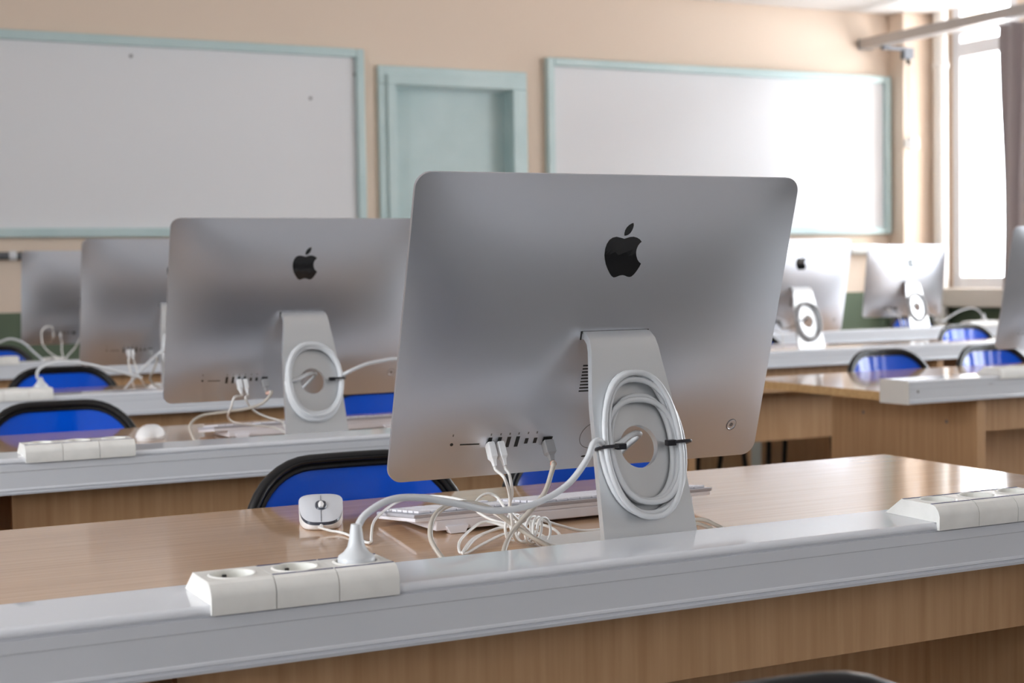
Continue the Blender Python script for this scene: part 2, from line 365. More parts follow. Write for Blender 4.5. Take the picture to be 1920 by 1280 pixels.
def make_desk(x0, x1, yf, legs, sockets, label, apron_gap=.036, recess=.190):
    r = empty('classroom_desk', (x0, yf, 0), 0, label, 'desk', 'long computer desks')
    L = x1 - x0; yr = .112; far = .775
    # cable trunking along the front edge
    prof = [(yr, DT - .025), (yr, ST - .003), (yr - .003, ST), (.0070, ST), (.0052, ST - .0002), (.0036, ST - .0008), (.0022, ST - .0017), (.0011, ST - .0030), (.0003, ST - .0045), (0, ST - .0062), (0, ST - .0078), (.0028, ST - .0086), (.0028, ST - .0104), (0, ST - .0110),
            (0, ST - .0225), (.0008, ST - .0235), (.0008, ST - .052), (0, ST - .053), (-.0005, ST - .0555), (.002, ST - .0570), (.002, ST - .0585), (-.001, ST - .0595), (0, ST - .063), (.03, ST - .063), (.03, DT - .025)]
    MB().prism_x(prof, .004, L - .004).build('cable_trunking', trunk, r)
    ep = [(yr + .001, DT - .03), (yr + .001, ST + .0005), (.006, ST + .0005), (-.0015, ST - .008), (-.0015, ST - .064), (.035, ST - .064)]
    for a in (0, L - .004):
        e = MB().prism_x(ep, a, a + .004).build('end_cap', endcap, r)
    MB().lathe([(.0035, 0), (.0035, .001), (.002, .0015)], (.035, -.0002, ST - .030), (0, -1, 0), 10).build('cover_screw', port_grey, r)
    # tabletop with edge bands
    box('tabletop', wood_top, .002, L - .002, yr, far, DT - .024, DT, r, .0012)
    for a in (0, L - .0025): box('edge_band', wood_edge, a, a + .0025, yr + .001, far, DT - .024, DT - .0004, r)
    box('edge_band', wood_edge, .0025, L - .0025, far, far + .0025, DT - .024, DT - .0004, r)
    for lx in legs:
        l = box('leg_panel', wood_pan, lx - x0, lx - x0 + .030, .020, .655, 0, DT - .0245, r, .001)
        for yy in (.14, .50): MB().lathe([(.005, 0), (.005, .0015)], (lx - x0, yy, DT - .10), (-1, 0, 0), 10).build('cam_cover', port_grey, l)
    xs = [q - x0 for q in legs]
    for a, b in zip(xs[:-1], xs[1:]):
        if b - a < .7: continue
        box('apron_board', wood_pan, a + .030 + apron_gap, b - .0005, .062, .080, DT - .125, DT - .028, r)
        box('modesty_panel', wood_pan, a + .0305, b - .0005, recess, recess + .018, DT - .325, DT - .0245, r)
    for bx, st in sockets: socket_block(r, bx - x0, 0, st)
    return r
XLE, XRE = 1.836, 6.42
make_desk(-1.6, XLE, 1.375, (-1.3, .2875, 1.54), [(.3715, (0, 1, 1)), (1.2525, (1, 1, 1))], 'nearest beech desk carrying the large computer in the foreground', recess=.34)
make_desk(-1.6, XLE, 2.70, (-1.3, .33, 1.62), [(.412, (1, 1, 1))], 'beech desk of the second row with the plain white mouse on it')
make_desk(-1.6, XLE, 4.115, (-1.3, .33, 1.54), [(.515, (0, 0, 0))], 'beech desk of the third row on the left side')
make_desk(-1.6, XLE, 5.905, (-1.3, .33, 1.54), [(.70, (0, 0, 0))], 'rearmost beech desk on the left under the left whiteboard')
make_desk(2.755, XRE, 3.135, (3.02, 4.2, 4.75, 6.20), [(3.085, (0, 0, 0))], 'beech desk at the right whose end cap faces the aisle', 0)
make_desk(2.755, XRE, 4.585, (3.02, 4.2, 4.75, 6.20), [], 'beech desk of the middle row on the right side', 0)
make_desk(2.755, XRE, 5.89, (3.02, 4.2, 4.75, 6.20), [(5.60, (0, 0, 0))], 'rearmost beech desk on the right under the right whiteboard', 0)

# ------------------------------------------------------------------ computers
W, H, CR = .528, .377, .019
SLV, SLD = .190, .039                       # stand slot on the back: height above the lower edge, depth
def dep(x, v):
    a = min(1, abs(x) / (W / 2)); b = min(1, abs(v - H / 2) / (H / 2))
    return .0045 + .0355 * (1 - a ** 3.0) * (1 - b ** 2.5)
def bp(x, v, off=0.):                        # body coordinates: back faces -y, origin at the stand slot
    return Vector((x, -(dep(x, v) + off) + SLD, v - SLV))
def bn(x, v):
    e = .002; px = bp(x + e, v) - bp(x - e, v); pv = bp(x, v + e) - bp(x, v - e)
    return px.cross(pv).normalized()
def rrect(w, h, r, n=8):
    out = []
    for cx, cy, a0 in ((w / 2 - r, h / 2 - r, 0), (-w / 2 + r, h / 2 - r, 90), (-w / 2 + r, -h / 2 + r, 180), (w / 2 - r, -h / 2 + r, 270)):
        for k in range(n + 1):
            a = math.radians(a0 + 90 * k / n); out.append((cx + r * math.cos(a), cy + r * math.sin(a)))
    return out
def densify(o, step):
    out = []
    for i, a in enumerate(o):
        b = o[(i + 1) % len(o)]; L = math.hypot(b[0] - a[0], b[1] - a[1]); k = max(1, int(L / step))
        for j in range(k): out.append((a[0] + (b[0] - a[0]) * j / k, a[1] + (b[1] - a[1]) * j / k))
    return out
def plate(o2, off, th, m, name, parent, label=None, sub=2):
    """thin plate with outline o2 (x, v) that follows the curved back"""
    bm = bmesh.new(); vs = [bm.verts.new((x, 0, v)) for x, v in o2]
    es = [bm.edges.new((vs[i], vs[(i + 1) % len(vs)])) for i in range(len(vs))]
    bmesh.ops.triangle_fill(bm, edges=es, use_beauty=True)
    for _ in range(sub):
        lng = [e for e in bm.edges if e.calc_length() > .006]
        if lng: bmesh.ops.subdivide_edges(bm, edges=lng, cuts=1); bmesh.ops.triangulate(bm, faces=bm.faces)
    r = bmesh.ops.extrude_face_region(bm, geom=list(bm.faces)); ex = set(v for v in r['geom'] if isinstance(v, bmesh.types.BMVert))
    for v in bm.verts:
        p = bp(v.co.x, v.co.z, off if v in ex else off - th); v.co = p
    bmesh.ops.recalc_face_normals(bm, faces=bm.faces)
    me = bpy.data.meshes.new(name); bm.to_mesh(me); bm.free(); me.materials.append(m)
    for p in me.polygons: p.use_smooth = False
    o = bpy.data.objects.new(name, me); COL.objects.link(o); o.parent = parent
    if label: o['label'] = label
    return o
def surf_disc(x, v, prof, m, name, parent, seg=20):
    return MB().lathe(prof, bp(x, v), bn(x, v), seg).build(name, m, parent, True)
def rect(x0, x1, v0, v1): return [(x0, v0), (x1, v0), (x1, v1), (x0, v1)]

# stand profile (y, z) in stand coordinates: rear foot edge at the origin
SP = [(.098, .2665), (.086, .2660), (.0745, .2635), (.0655, .2570), (.0605, .2470), (.0575, .2350)]
for k in range(1, 24): SP.append((.0575 + (.0022 - .0575) * k / 24, .2350 + (.016 - .2350) * k / 24))
SP += [(.0022, .016), (.0035, .0085), (.0095, .0048), (.02, .0046), (.06, .0046), (.12, .0046), (.178, .0046)]
ARC = [0]
for i in range(1, len(SP)): ARC.append(ARC[-1] + math.hypot(SP[i][0] - SP[i - 1][0], SP[i][1] - SP[i - 1][1]))
def sp_at(s):
    s = max(0, min(ARC[-1], s))
    for i in range(1, len(SP)):
        if s <= ARC[i] + 1e-9:
            t = (s - ARC[i - 1]) / (ARC[i] - ARC[i - 1]); a, b = SP[i - 1], SP[i]
            return a[0] + (b[0] - a[0]) * t, a[1] + (b[1] - a[1]) * t
def sp_n(s):
    a = sp_at(s - .004); b = sp_at(s + .004); dy, dz = b[0] - a[0], b[1] - a[1]; l = math.hypot(dy, dz)
    return dz / l, -dy / l                    # outward (towards -y on the leg, down under the foot)
WT = [(0, .066), (.03, .0635), (.11, .0595), (.184, .0555), (.21, .0520), (.24, .0475), (.2665, .0447), (.3, .0447)]
def half_w(s):
    if s > ARC[28]: return .066
    z = sp_at(s)[1]
    for (a, wa), (b, wb) in zip(WT[:-1], WT[1:]):
        if z <= b: return wa + (wb - wa) * (z - a) / (b - a)
def s_of_z(z):
    lo, hi = ARC[5], ARC[29]
    for _ in range(40):
        m = (lo + hi) / 2
        if sp_at(m)[1] > z: lo = m
        else: hi = m
    return lo
S_H = s_of_z(.1325); HR = .0255
def stand_mesh():
    V2 = []; F2 = []; idx = {}
    def v2(x, s):
        k = (round(x, 6), round(s, 6))
        if k not in idx: idx[k] = len(V2); V2.append((x, s))
        return idx[k]
    s0, s1 = S_H - .036, S_H + .036
    def rows(sl):
        for a, b in zip(sl[:-1], sl[1:]):
            wa, wb = half_w(a), half_w(b)
            for j in range(8):
                f0, f1 = -1 + j / 4, -1 + (j + 1) / 4
                F2.append((v2(f0 * wa, a), v2(f1 * wa, a), v2(f1 * wb, b), v2(f0 * wb, b)))
    top = [s for s in ARC if s < s0 - .002] + [s0]; bot = [s1] + [s for s in ARC if s > s1 + .002]
    rows(top); rows(bot)
    N = 32; wa, wb = half_w(s0), half_w(s1); q = [(-wa, s0), (wa, s0), (wb, s1), (-wb, s1)]; per = []
    for k in range(4):
        a, b = q[k], q[(k + 1) % 4]
        for j in range(8): per.append((a[0] + (b[0] - a[0]) * j / 8, a[1] + (b[1] - a[1]) * j / 8))
    prev = [v2(*p) for p in per]
    for t in (.5, 1):
        cur = []
        for i in range(N):
            a = math.radians(-135 + i * 360 / N); c = (HR * math.cos(a), S_H + HR * math.sin(a))
            cur.append(v2(per[i][0] + (c[0] - per[i][0]) * t, per[i][1] + (c[1] - per[i][1]) * t))
        for i in range(N): F2.append((prev[i], prev[(i + 1) % N], cur[(i + 1) % N], cur[i]))
        prev = cur
    n = len(V2); vs = []
    for sgn in (1, -1):
        for x, s in V2:
            y, z = sp_at(s); ny, nz = sp_n(s); vs.append((x, y + ny * .0045 * sgn, max(.0001, z + nz * .0045 * sgn)))
    fs = [f for f in F2] + [tuple(i + n for i in f)[::-1] for f in F2]
    cnt = {}
    for f in F2:
        for i in range(4):
            e = (f[i], f[(i + 1) % 4]); k = tuple(sorted(e)); cnt.setdefault(k, []).append(e)
    for k, es in cnt.items():
        if len(es) == 1: a, b = es[0]; fs.append((b, a, a + n, b + n))
    return MB().add(vs, fs)
SLOT_Y, SLOT_Z = .0815, .2655

def make_computer():
    r = empty('desktop_computer', (0, 0, 0))
    stand_mesh().build('stand', alu_stand, r, True, angle=35)
    # body shell
    o = densify(rrect(W, H, CR), .02); n = len(o); vs = []; fs = []
    RINGS = [1, .992, .975, .95, .92, .88, .83, .77, .70, .62, .53, .43, .33, .22, .11]
    for x, y in o: vs.append((x, SLD, y + H / 2 - SLV))
    for k in RINGS:
        for x, y in o: vs.append(bp(x * k, y * k + H / 2))
    vs.append(bp(0, H / 2))
    for l in range(len(RINGS)):
        for i in range(n): fs.append((l * n + i, l * n + (i + 1) % n, (l + 1) * n + (i + 1) % n, (l + 1) * n + i))
    for i in range(n): fs.append((len(RINGS) * n + i, len(RINGS) * n + (i + 1) % n, len(vs) - 1))
    fs.append(tuple(range(n))[::-1])
    b = MB().add(vs, fs).build('body', alu, r, True, angle=50)
    b.location = (0, SLOT_Y, SLOT_Z)
    # front: glass with the screen, above the aluminium chin
    gw, g0, g1 = W - .008, .075, H - .004
    go = [(x, SLD + .0012 * e, z + (g0 + g1) / 2 - SLV) for e in (0, 1) for x, z in rrect(gw, g1 - g0, .015)]; gn = len(go) // 2
    MB().add(go, [tuple(range(gn)), tuple(range(gn, 2 * gn))[::-1]] + [(i, (i + 1) % gn, gn + (i + 1) % gn, gn + i) for i in range(gn)]).build('screen_glass', screen_black, b)
    MB().box(-.24, .24, SLD + .0012, SLD + .0016, .10 - SLV, H - .028 - SLV).build('display', logo_black, b)
    # emblem on the back
    A = [(838, 277), (815, 270), (780, 262), (752, 268), (728, 285), (710, 314), (699, 350), (695, 395), (700, 430), (709, 465), (724, 500), (745, 538), (758, 554), (771, 563), (784, 562), (800, 556), (818, 549), (837, 547),
         (854, 551), (872, 559), (888, 562), (903, 559), (922, 542), (940, 517), (957, 488), (969, 462), (953, 449), (940, 430), (931, 405), (928, 380), (931, 353), (941, 328), (954, 311), (967, 299), (952, 281), (932, 269), (906, 262), (880, 264), (855, 272)]
    B = [(838, 255), (838, 236), (844, 214), (856, 194), (872, 178), (890, 167), (905, 162), (907, 178), (903, 197), (894, 217), (881, 236), (866, 248), (851, 254)]
    cv = lambda P: [((x - 829) * 1.873e-4, .3235 - (y - 163) * 1.59e-4) for x, y in P]
    lg = plate(densify(cv(A), .004), .0003, .0006, logo_black, 'emblem', b, 'black apple-shaped emblem'); plate(densify(cv(B), .004), .0003, .0006, logo_black, 'emblem_leaf', b)
    # ports and marks
    plate(rect(-.0470, .0470, SLV + .0015, SLV + .0045), .0003, .0006, port_dark, 'stand_slot', b, sub=1)
    for s in (-1, 1): plate(rect(s * .0464 - .0010, s * .0464 + .0010, SLV - .0065, SLV + .0045), .0003, .0006, port_dark, 'stand_slot', b, sub=0)
    surf_disc(-.1905, .0493, [(.0021, -.0005), (.0021, .0003)], port_dark, 'headphone_jack', b, 12)
    plate(rect(-.1800, -.1555, .0480, .0497), .0003, .0006, port_dark, 'card_slot', b, sub=1)
    for x in (-.1425, -.1300, -.1180, -.1062): plate(rect(x - .0024, x + .0024, .0425, .0575), .0003, .0006, port_dark, 'usb_port', b, sub=0)
    for x in (-.0936, -.0817): plate(rect(x - .0022, x + .0022, .0463, .0540), .0003, .0006, port_dark, 'video_port', b, sub=0)
    plate(rect(-.0712, -.0585, .0425, .0545), .0003, .0006, port_dark, 'network_port', b, sub=1)
    for x in (-.1905, -.1425, -.1300, -.1180, -.1062, -.0936, -.0817): plate(rect(x - .0008, x + .0008, .0602, .0632), .0002, .0003, port_grey, 'port_mark', b, sub=0)
    for k in range(9): plate(rect(-.0377, .0377, .1158 + k * .0042, .1176 + k * .0042), .0003, .0006, port_dark, 'vent_slot', b, sub=2)
    tb = MB(); tb.tube([bp(.0195 * math.cos(a), .052 + .0195 * math.sin(a), .0001) for a in [i * math.pi / 20 for i in range(40)]], .00045, 5, True); tb.build('power_inlet_ring', port_grey, b)
    plate([(-.0043 + .0035 * math.cos(a), .0195 + .0014 * math.sin(a)) for a in [i * math.pi / 8 for i in range(16)]], .0003, .0006, port_dark, 'lock_slot', b, sub=0)
    surf_disc(.2142, .0484, [(.0078, -.001), (.0078, .0004), (.0066, .0007), (.0060, .0001), (.0058, .0001)], alu, 'power_button', b, 24)
    tb = MB(); tb.tube([bp(.2142 + .0078 * math.cos(a), .0484 + .0078 * math.sin(a), .0003) for a in [i * math.pi / 14 for i in range(28)]], .0005, 5, True); tb.build('power_button_gap', port_grey, b)
    surf_disc(.2142, .0484, [(.0026, 0), (.0026, .0005), (.0018, .0005), (.0018, .0003)], port_grey, 'power_mark', b, 16)
    return r
PROTO = make_computer()
def place_computer(first, x, ybot, t, label):
    o = PROTO if first else copy_tree(PROTO)
    o.location = (x, ybot - SLV * math.sin(t) - SLD * math.cos(t) - SLOT_Y, DT)
    for c in o.children:
        if c.name.startswith('body'): c.rotation_euler = (t, 0, 0)
    return tag(o, label, 'computer', 'all-in-one computers on the desks')
C1 = place_computer(True, .9298, 1.6686, .2867, 'large silver all-in-one computer seen from behind on the nearest desk')
C2 = place_computer(False, .984, 2.985, .271, 'silver all-in-one computer on the second desk, left of the nearest one')
C3 = place_computer(False, 1.106, 4.481, .233, 'silver all-in-one computer on the third desk, its emblem half hidden by another')
C4 = place_computer(False, 1.206, 6.20, .196, 'farthest silver all-in-one computer at the left edge, below the left whiteboard')
C5 = place_computer(False, 3.69, 4.90, .196, 'silver all-in-one computer half hidden by the right edge of the nearest one')
C6 = place_computer(False, 5.391, 6.18, .128, 'small distant silver all-in-one computer beside the window')
C7 = place_computer(False, 3.610, 3.425, .215, 'silver all-in-one computer cut off by the right border of the photo')

# ------------------------------------------------------------------ power cables coiled on the stands
sd = Vector((0, .2450, .9695)); sn = Vector((0, -.9695, .2450))       # up along the leg, outward from the leg
def leg_pt(x, s, n):
    y, z = sp_at(S_H); return Vector((x, y, z)) + sd * s + sn * n
def coil(loops, base=.0086, per=40):
    pts = []; sg = lambda v, p: math.copysign(abs(v) ** p, v)
    for i, lp in enumerate(loops):                       # (left, right, top, bottom half sizes, height off the leg)
        nxt = loops[min(i + 1, len(loops) - 1)]
        for k in range(per):
            f = k / per; th = math.pi + 2 * math.pi * f                   # start at the left tie
            aL, aR, bt, bb, nn = [u + (w - u) * f for u, w in zip(lp, nxt)]
            c, sn_ = math.cos(th), math.sin(th)
            pts.append(leg_pt((aR if c > 0 else aL) * sg(c, .86), (bt if sn_ > 0 else bb) * sg(sn_, .95), base + nn))
    return pts
def zip_tie(x, parent, w, inner):
    pts = []
    for k in range(20):
        a = 2 * math.pi * k / 20; pts.append(leg_pt(x + w * math.copysign(abs(math.cos(a)) ** .6, math.cos(a)), 0, .013 + .0125 * math.copysign(abs(math.sin(a)) ** .6, math.sin(a))))
    t = MB().tube(pts, .0021, 6, True, ell=(1, 1)).build('cable_tie', tie_black, parent, True)
    p = leg_pt(x + inner * (w + .004), 0, .018)
    MB().box(p.x - .006, p.x + .006, p.y - .004, p.y + .004, p.z - .0035, p.z + .0035).build('tie_head', tie_black, t, bevel=.0008)
def power_cable(comp, loops, runs, label, plug=None, ties=(1, 1), rad=.0036, m=cable_white):
    r = empty('power_cable', comp.location, 0, label, 'cable', 'coiled power cables')
    o = Vector(comp.location); g = MB()
    g.tube(coil(loops), rad, 8)
    for rn in runs: g.tube(catmull([Vector(p) - o for p in rn], 7), rad * 1.06, 8)
    g.build('cable_coil', m, r, True, angle=80)
    if ties[0]: zip_tie(-.0485, r, .0115, 1)
    if ties[1]: zip_tie(.0510, r, .0115, -1)
    # end piece running through the stand hole to the computer's inlet
    g = MB(); g.tube(catmull([leg_pt(-.048, .0, .010), leg_pt(-.030, .004, .010), leg_pt(-.014, .012, .006), leg_pt(.002, .0165, -.002), leg_pt(.013, .0165, -.012), leg_pt(.014, .013, -.024), leg_pt(.004, .004, -.034), leg_pt(-.006, -.006, -.044)], 6), rad, 8)
    g.build('inlet_lead', m, r, True, angle=80)
    if plug:
        p = Vector(plug) - o
        MB().lathe([(.0188, -.012), (.0188, .001), (.0180, .0045), (.0130, .0080), (.0092, .013), (.0074, .020), (.0062, .030), (.0052, .036)], p, (.02, .02, 1), 24).build('plug', cable_white, r, True, angle=50)
    return r
LOOPS1 = [(.0545, .0475, .0880, .0840, .0005), (.0450, .0430, .0880, .0680, .0000), (.0410, .0420, .0500, .0580, .0010), (.0500, .0575, .0560, .0860, .0062), (.0465, .0510, .0860, .0620, .0075), (.0535, .0480, .0860, .0850, .0110)]
power_cable(C1, LOOPS1[:6], [[(.8735, 1.512, .8800), (.8620, 1.500, .8870), (.8524, 1.497, .8839), (.8409, 1.492, .8668), (.812, 1.488, .8403), (.7656, 1.48, .824), (.7146, 1.47, .8226), (.6634, 1.455, .8358), (.6141, 1.44, .8485), (.5752, 1.428, .8513), (.5461, 1.42, .8410), (.5335, 1.414, .8290), (.5298, 1.4105, .8170)]],
            'thick white power cable coiled on the nearest computer stand and plugged into the desk socket', (.5292, 1.4085, .797))
LOOPS2 = [(.0570, .0570, .0800, .0800, 0), (.0530, .0540, .0740, .0790, .002), (.0560, .0585, .0700, .0760, .006), (.0480, .0520, .0640, .0640, .003), (.0530, .0560, .0720, .0710, .0085)]
b2 = Vector(C2.location)
power_cable(C2, LOOPS2, [[b2 + leg_pt(.054, -.004, .014), b2 + leg_pt(.060, .006, .016), (1.0508, 2.815, .8908), (1.0847, 2.815, .9031), (1.1188, 2.82, .908), (1.165, 2.82, .9094), (1.25, 2.82, .88), (1.30, 2.82, .79)]], 'white power cable coiled on the second computer stand, running off to the right', None, (0, 1))
b3 = Vector(C3.location)
power_cable(C3, LOOPS2, [[b3 + leg_pt(-.054, 0, .014), (1.03, 4.30, .868), (.99, 4.30, .832), (.955, 4.32, .79), (.93, 4.36, .747)]], 'white power cable hanging from the third computer stand, partly hidden', None, (0, 0))
b4 = Vector(C4.location)
power_cable(C4, LOOPS2, [], 'white power cable coiled on the farthest left computer stand', None, (0, 0))
b5 = Vector(C5.location)
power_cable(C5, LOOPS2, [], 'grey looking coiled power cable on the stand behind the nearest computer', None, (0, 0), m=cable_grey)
b6 = Vector(C6.location)
power_cable(C6, LOOPS2, [[b6 + leg_pt(.054, -.03, .012), (5.45, 5.955, .800), (5.5, 5.955, .815), (5.5785, 5.955, .8483), (5.655, 5.95, .8626), (5.70, 5.94, .845), (5.716, 5.93, .812)]], 'white power cable arching from the distant window computer to its socket', (5.7165, 5.9235, .797), (0, 0))
b7 = Vector(C7.location)
power_cable(C7, LOOPS2, [], 'white power cable coiled on the computer at the right border', None, (0, 0))

# ------------------------------------------------------------------ data cables
def plug_box(parent, p, d, sx, sy, ln, m, name='plug'):
    """rectangular plug of length ln from point p along direction d, tapering to the cable"""
    d = Vector(d).normalized(); u = Vector((1, 0, 0)); u = (u - d * u.dot(d)).normalized(); w = d.cross(u); vs = []
    for f, k in ((0, .92), (.1, 1), (.62, 1), (.74, .62), (.80, .55), (1, .42)):
        for a, b in ((-1, -1), (1, -1), (1, 1), (-1, 1)): vs.append(Vector(p) + d * ln * f + u * a * sx * k / 2 + w * b * sy * k / 2)
    fs = [(i * 4 + j, i * 4 + (j + 1) % 4, (i + 1) * 4 + (j + 1) % 4, (i + 1) * 4 + j) for i in range(5) for j in range(4)] + [(3, 2, 1, 0), (20, 21, 22, 23)]
    return MB().add(vs, fs).build(name, m, parent, bevel=.0006)
def cable(name, pts_list, rad, m, label, cat='cable', group=None, seg=7):
    o = Vector(pts_list[0][-1]); r = empty(name, o, 0, label, cat, group); g = MB()
    for p in pts_list: g.tube(catmull([Vector(q) - o for q in p], 7), rad, seg)
    g.build('cable_line', m, r, True, angle=80)
    return r, o
def port_world(comp, x, v, off):
    b = [c for c in comp.children if c.name.startswith('body')][0]
    M = Matrix.Translation(comp.location) @ Matrix.Translation(b.location) @ Matrix.Rotation(b.rotation_euler[0], 4, 'X')
    return M @ bp(x, v, off), (M.to_3x3() @ bn(x, v)).normalized()
def data_cables(comp, x, v, first_dir, pts, rad, m, label, size, plug_m, name='usb_cable', ln=.030, band=False):
    p, n = port_world(comp, x, v, .0004); dr = (n * 1.0 + Vector(first_dir)).normalized(); e = p + dr * ln
    pts = [[e - dr * .004, e + dr * .004] + pts]
    r, o = cable(name, pts, rad, m, label)
    plug_box(r, p - o, dr, size[0], size[1], ln, plug_m)
    if band:
        q = catmull([Vector(w) - o for w in pts[0]], 7); 
        for k in (8, 10): MB().tube([q[k], q[k] + (q[k + 1] - q[k]).normalized() * .0032], rad * 1.25, 8).build('band', band_orange, r, True)
        MB().tube(q[7:14], rad * 1.06, 8).build('sleeve', cable_thin, r, True)
    return r
data_cables(C1, -.1425, .050, (.1, 0, -1.3), [(.7842, 1.59, .8398), (.7958, 1.60, .8187), (.8019, 1.61, .7977), (.8052, 1.612, .7814), (.8130, 1.625, .764), (.83, 1.65, .752), (.845, 1.665, .746)], .0020, cable_thin, 'thin white cable with white plug, left of the two in the nearest computer', (.0085, .0125), plug_white)
data_cables(C1, -.1300, .050, (.1, 0, -1.2), [(.7937, 1.595, .8417), (.7994, 1.60, .8184), (.8029, 1.615, .7969), (.8195, 1.622, .78), (.8374, 1.63, .7641), (.855, 1.65, .748)], .0020, cable_thin, 'thin white cable with white plug, right of the two in the nearest computer', (.0085, .0125), plug_white)
data_cables(C1, -.0650, .0485, (.05, 0, -1.15), [(.8440, 1.578, .8530), (.8396, 1.575, .8437), (.8239, 1.565, .8208), (.7998, 1.56, .8002), (.7761, 1.553, .7824), (.7570, 1.535, .7690), (.7450, 1.518, .756), (.738, 1.508, .7445)], .0031, cable_beige, 'beige network cable with grey plug and orange bands in the nearest computer', (.0125, .0120), plug_grey, 'network_cable', .026, True)
cable('network_cable_loop', [[(.688, 1.512, .7435), (.6775, 1.522, .760), (.6710, 1.548, .7830), (.6879, 1.58, .8009), (.7124, 1.60, .8097), (.7491, 1.62, .8091), (.7853, 1.63, .7977), (.8123, 1.62, .7761), (.8306, 1.602, .7612), (.855, 1.59, .7475), (.885, 1.585, .7435)]], .0031, cable_beige, 'beige network cable arching over the tangle on the nearest desk')
cable('network_cable_end', [[(1.085, 1.70, .7445), (1.103, 1.685, .748), (1.1094, 1.6565, .752), (1.113, 1.635, .748), (1.1125, 1.600, .7435)]], .0026, cable_beige, 'short beige cable bend on the desk right of the nearest stand')
cable('spare_cable_end', [[(1.08, 1.69, .744), (1.100, 1.675, .747), (1.102, 1.64, .746), (1.096, 1.598, .7435)]], .0026, cable_beige, 'second beige cable bend beside the nearest stand, lower one')
cable('mouse_cable', [[(.6598, 1.896, .7480), (.672, 1.885, .7440), (.6833, 1.868, .7425), (.6838, 1.8113, .7425), (.6850, 1.783, .7425), (.6900, 1.782, .7435), (.6948, 1.7941, .7470), (.7153, 1.8386, .7570), (.747, 1.8897, .7600), (.785, 1.93, .7660), (.815, 1.93, .7720), (.838, 1.88, .7760), (.8500, 1.82, .7740), (.8560, 1.76, .766), (.862, 1.72, .756)]], .0019, cable_thin, 'thin white mouse cable winding from the grey-topped mouse to the tangle')
# zip-tied bundle of the keyboard cable
kr, ko = cable('keyboard_cable', [[(.874, 1.7428, .760), (.8693, 1.764, .775), (.8695, 1.785, .785), (.8585, 1.790, .790), (.8455, 1.790, .785), (.8319, 1.775, .775), (.8400, 1.745, .764), (.862, 1.715, .758)],
    [(.868, 1.725, .752), (.8581, 1.740, .754), (.8027, 1.705, .750), (.7649, 1.6613, .7440), (.7549, 1.655, .7440), (.7707, 1.6892, .750), (.8025, 1.722, .758), (.828, 1.735, .763), (.852, 1.718, .757)],
    [(.870, 1.718, .750), (.8372, 1.705, .750), (.7961, 1.6800, .7450), (.7634, 1.652, .7425), (.7559, 1.6477, .7450), (.7949, 1.7000, .750), (.8397, 1.722, .755), (.862, 1.712, .758)],
    [(.858, 1.715, .753), (.8880, 1.730, .757), (.9082, 1.7045, .752), (.8985, 1.6554, .7450), (.8850, 1.635, .7425), (.872, 1.628, .7425)],
    [(.862, 1.715, .755), (.866, 1.690, .752), (.8591, 1.6478, .748), (.875, 1.640, .744), (.8839, 1.6721, .746), (.878, 1.705, .752), (.862, 1.718, .757)],
    [(.860, 1.705, .756), (.892, 1.712, .763), (.9267, 1.717, .752), (.9562, 1.7133, .7435), (.99, 1.7057, .7435)]], .0019, cable_thin, 'tangled thin white keyboard cable bundle lying left of the nearest stand')
hx = []
for k in range(110):
    a = k * 2 * math.pi / 20; f = k / 110
    c = Vector((.838, 1.690, .7620)).lerp(Vector((.866, 1.640, .7610)), f); u = Vector((.49, -.87, 0)); w = Vector((.87, .49, 0))
    hx.append(c + w * .0175 * math.cos(a) + Vector((0, 0, 1)) * .0168 * math.sin(a) + u * .003 * math.sin(a * .7) - ko)
MB().tube(hx, .0019, 6).build('cable_bundle', cable_thin, kr, True, angle=80)
# second desk
data_cables(C2, -.1180, .050, (.1, 0, -1.3), [(.8431, 2.905, .8441), (.8394, 2.92, .8211), (.85, 2.98, .80), (.878, 3.03, .782), (.925, 3.05, .772), (.967, 3.05, .765), (.985, 3.03, .755), (.978, 2.99, .7440)], .0022, cable_thin, 'thin white cable with white plug, left of the two in the second computer', (.0085, .0125), plug_white)
data_cables(C2, -.1062, .050, (.1, 0, -1.2), [(.8657, 2.905, .8398), (.895, 2.95, .812), (.945, 3.02, .790), (.985, 3.05, .776), (.990, 3.03, .758), (.984, 2.985, .7440)], .0022, cable_thin, 'thin white cable with white plug, right of the two in the second computer', (.0085, .0125), plug_white)
data_cables(C2, -.0650, .0485, (.05, 0, -1.15), [(.9180, 2.90, .851), (.9014, 2.905, .8305), (.876, 2.93, .818), (.835, 2.95, .812), (.79, 2.96, .806), (.765, 2.95, .79), (.765, 2.93, .768), (.772, 2.90, .7440)], .0030, cable_beige, 'grey beige network cable hanging from the second computer', (.0125, .0120), plug_grey, 'network_cable', .026, True)
cable('keyboard_cable_end', [[(.760, 2.93, .7425), (.775, 2.97, .752), (.80, 2.975, .752), (.83, 2.95, .7425)]], .0020, cable_thin, 'short white cable bend on the second desk beside the plain mouse')
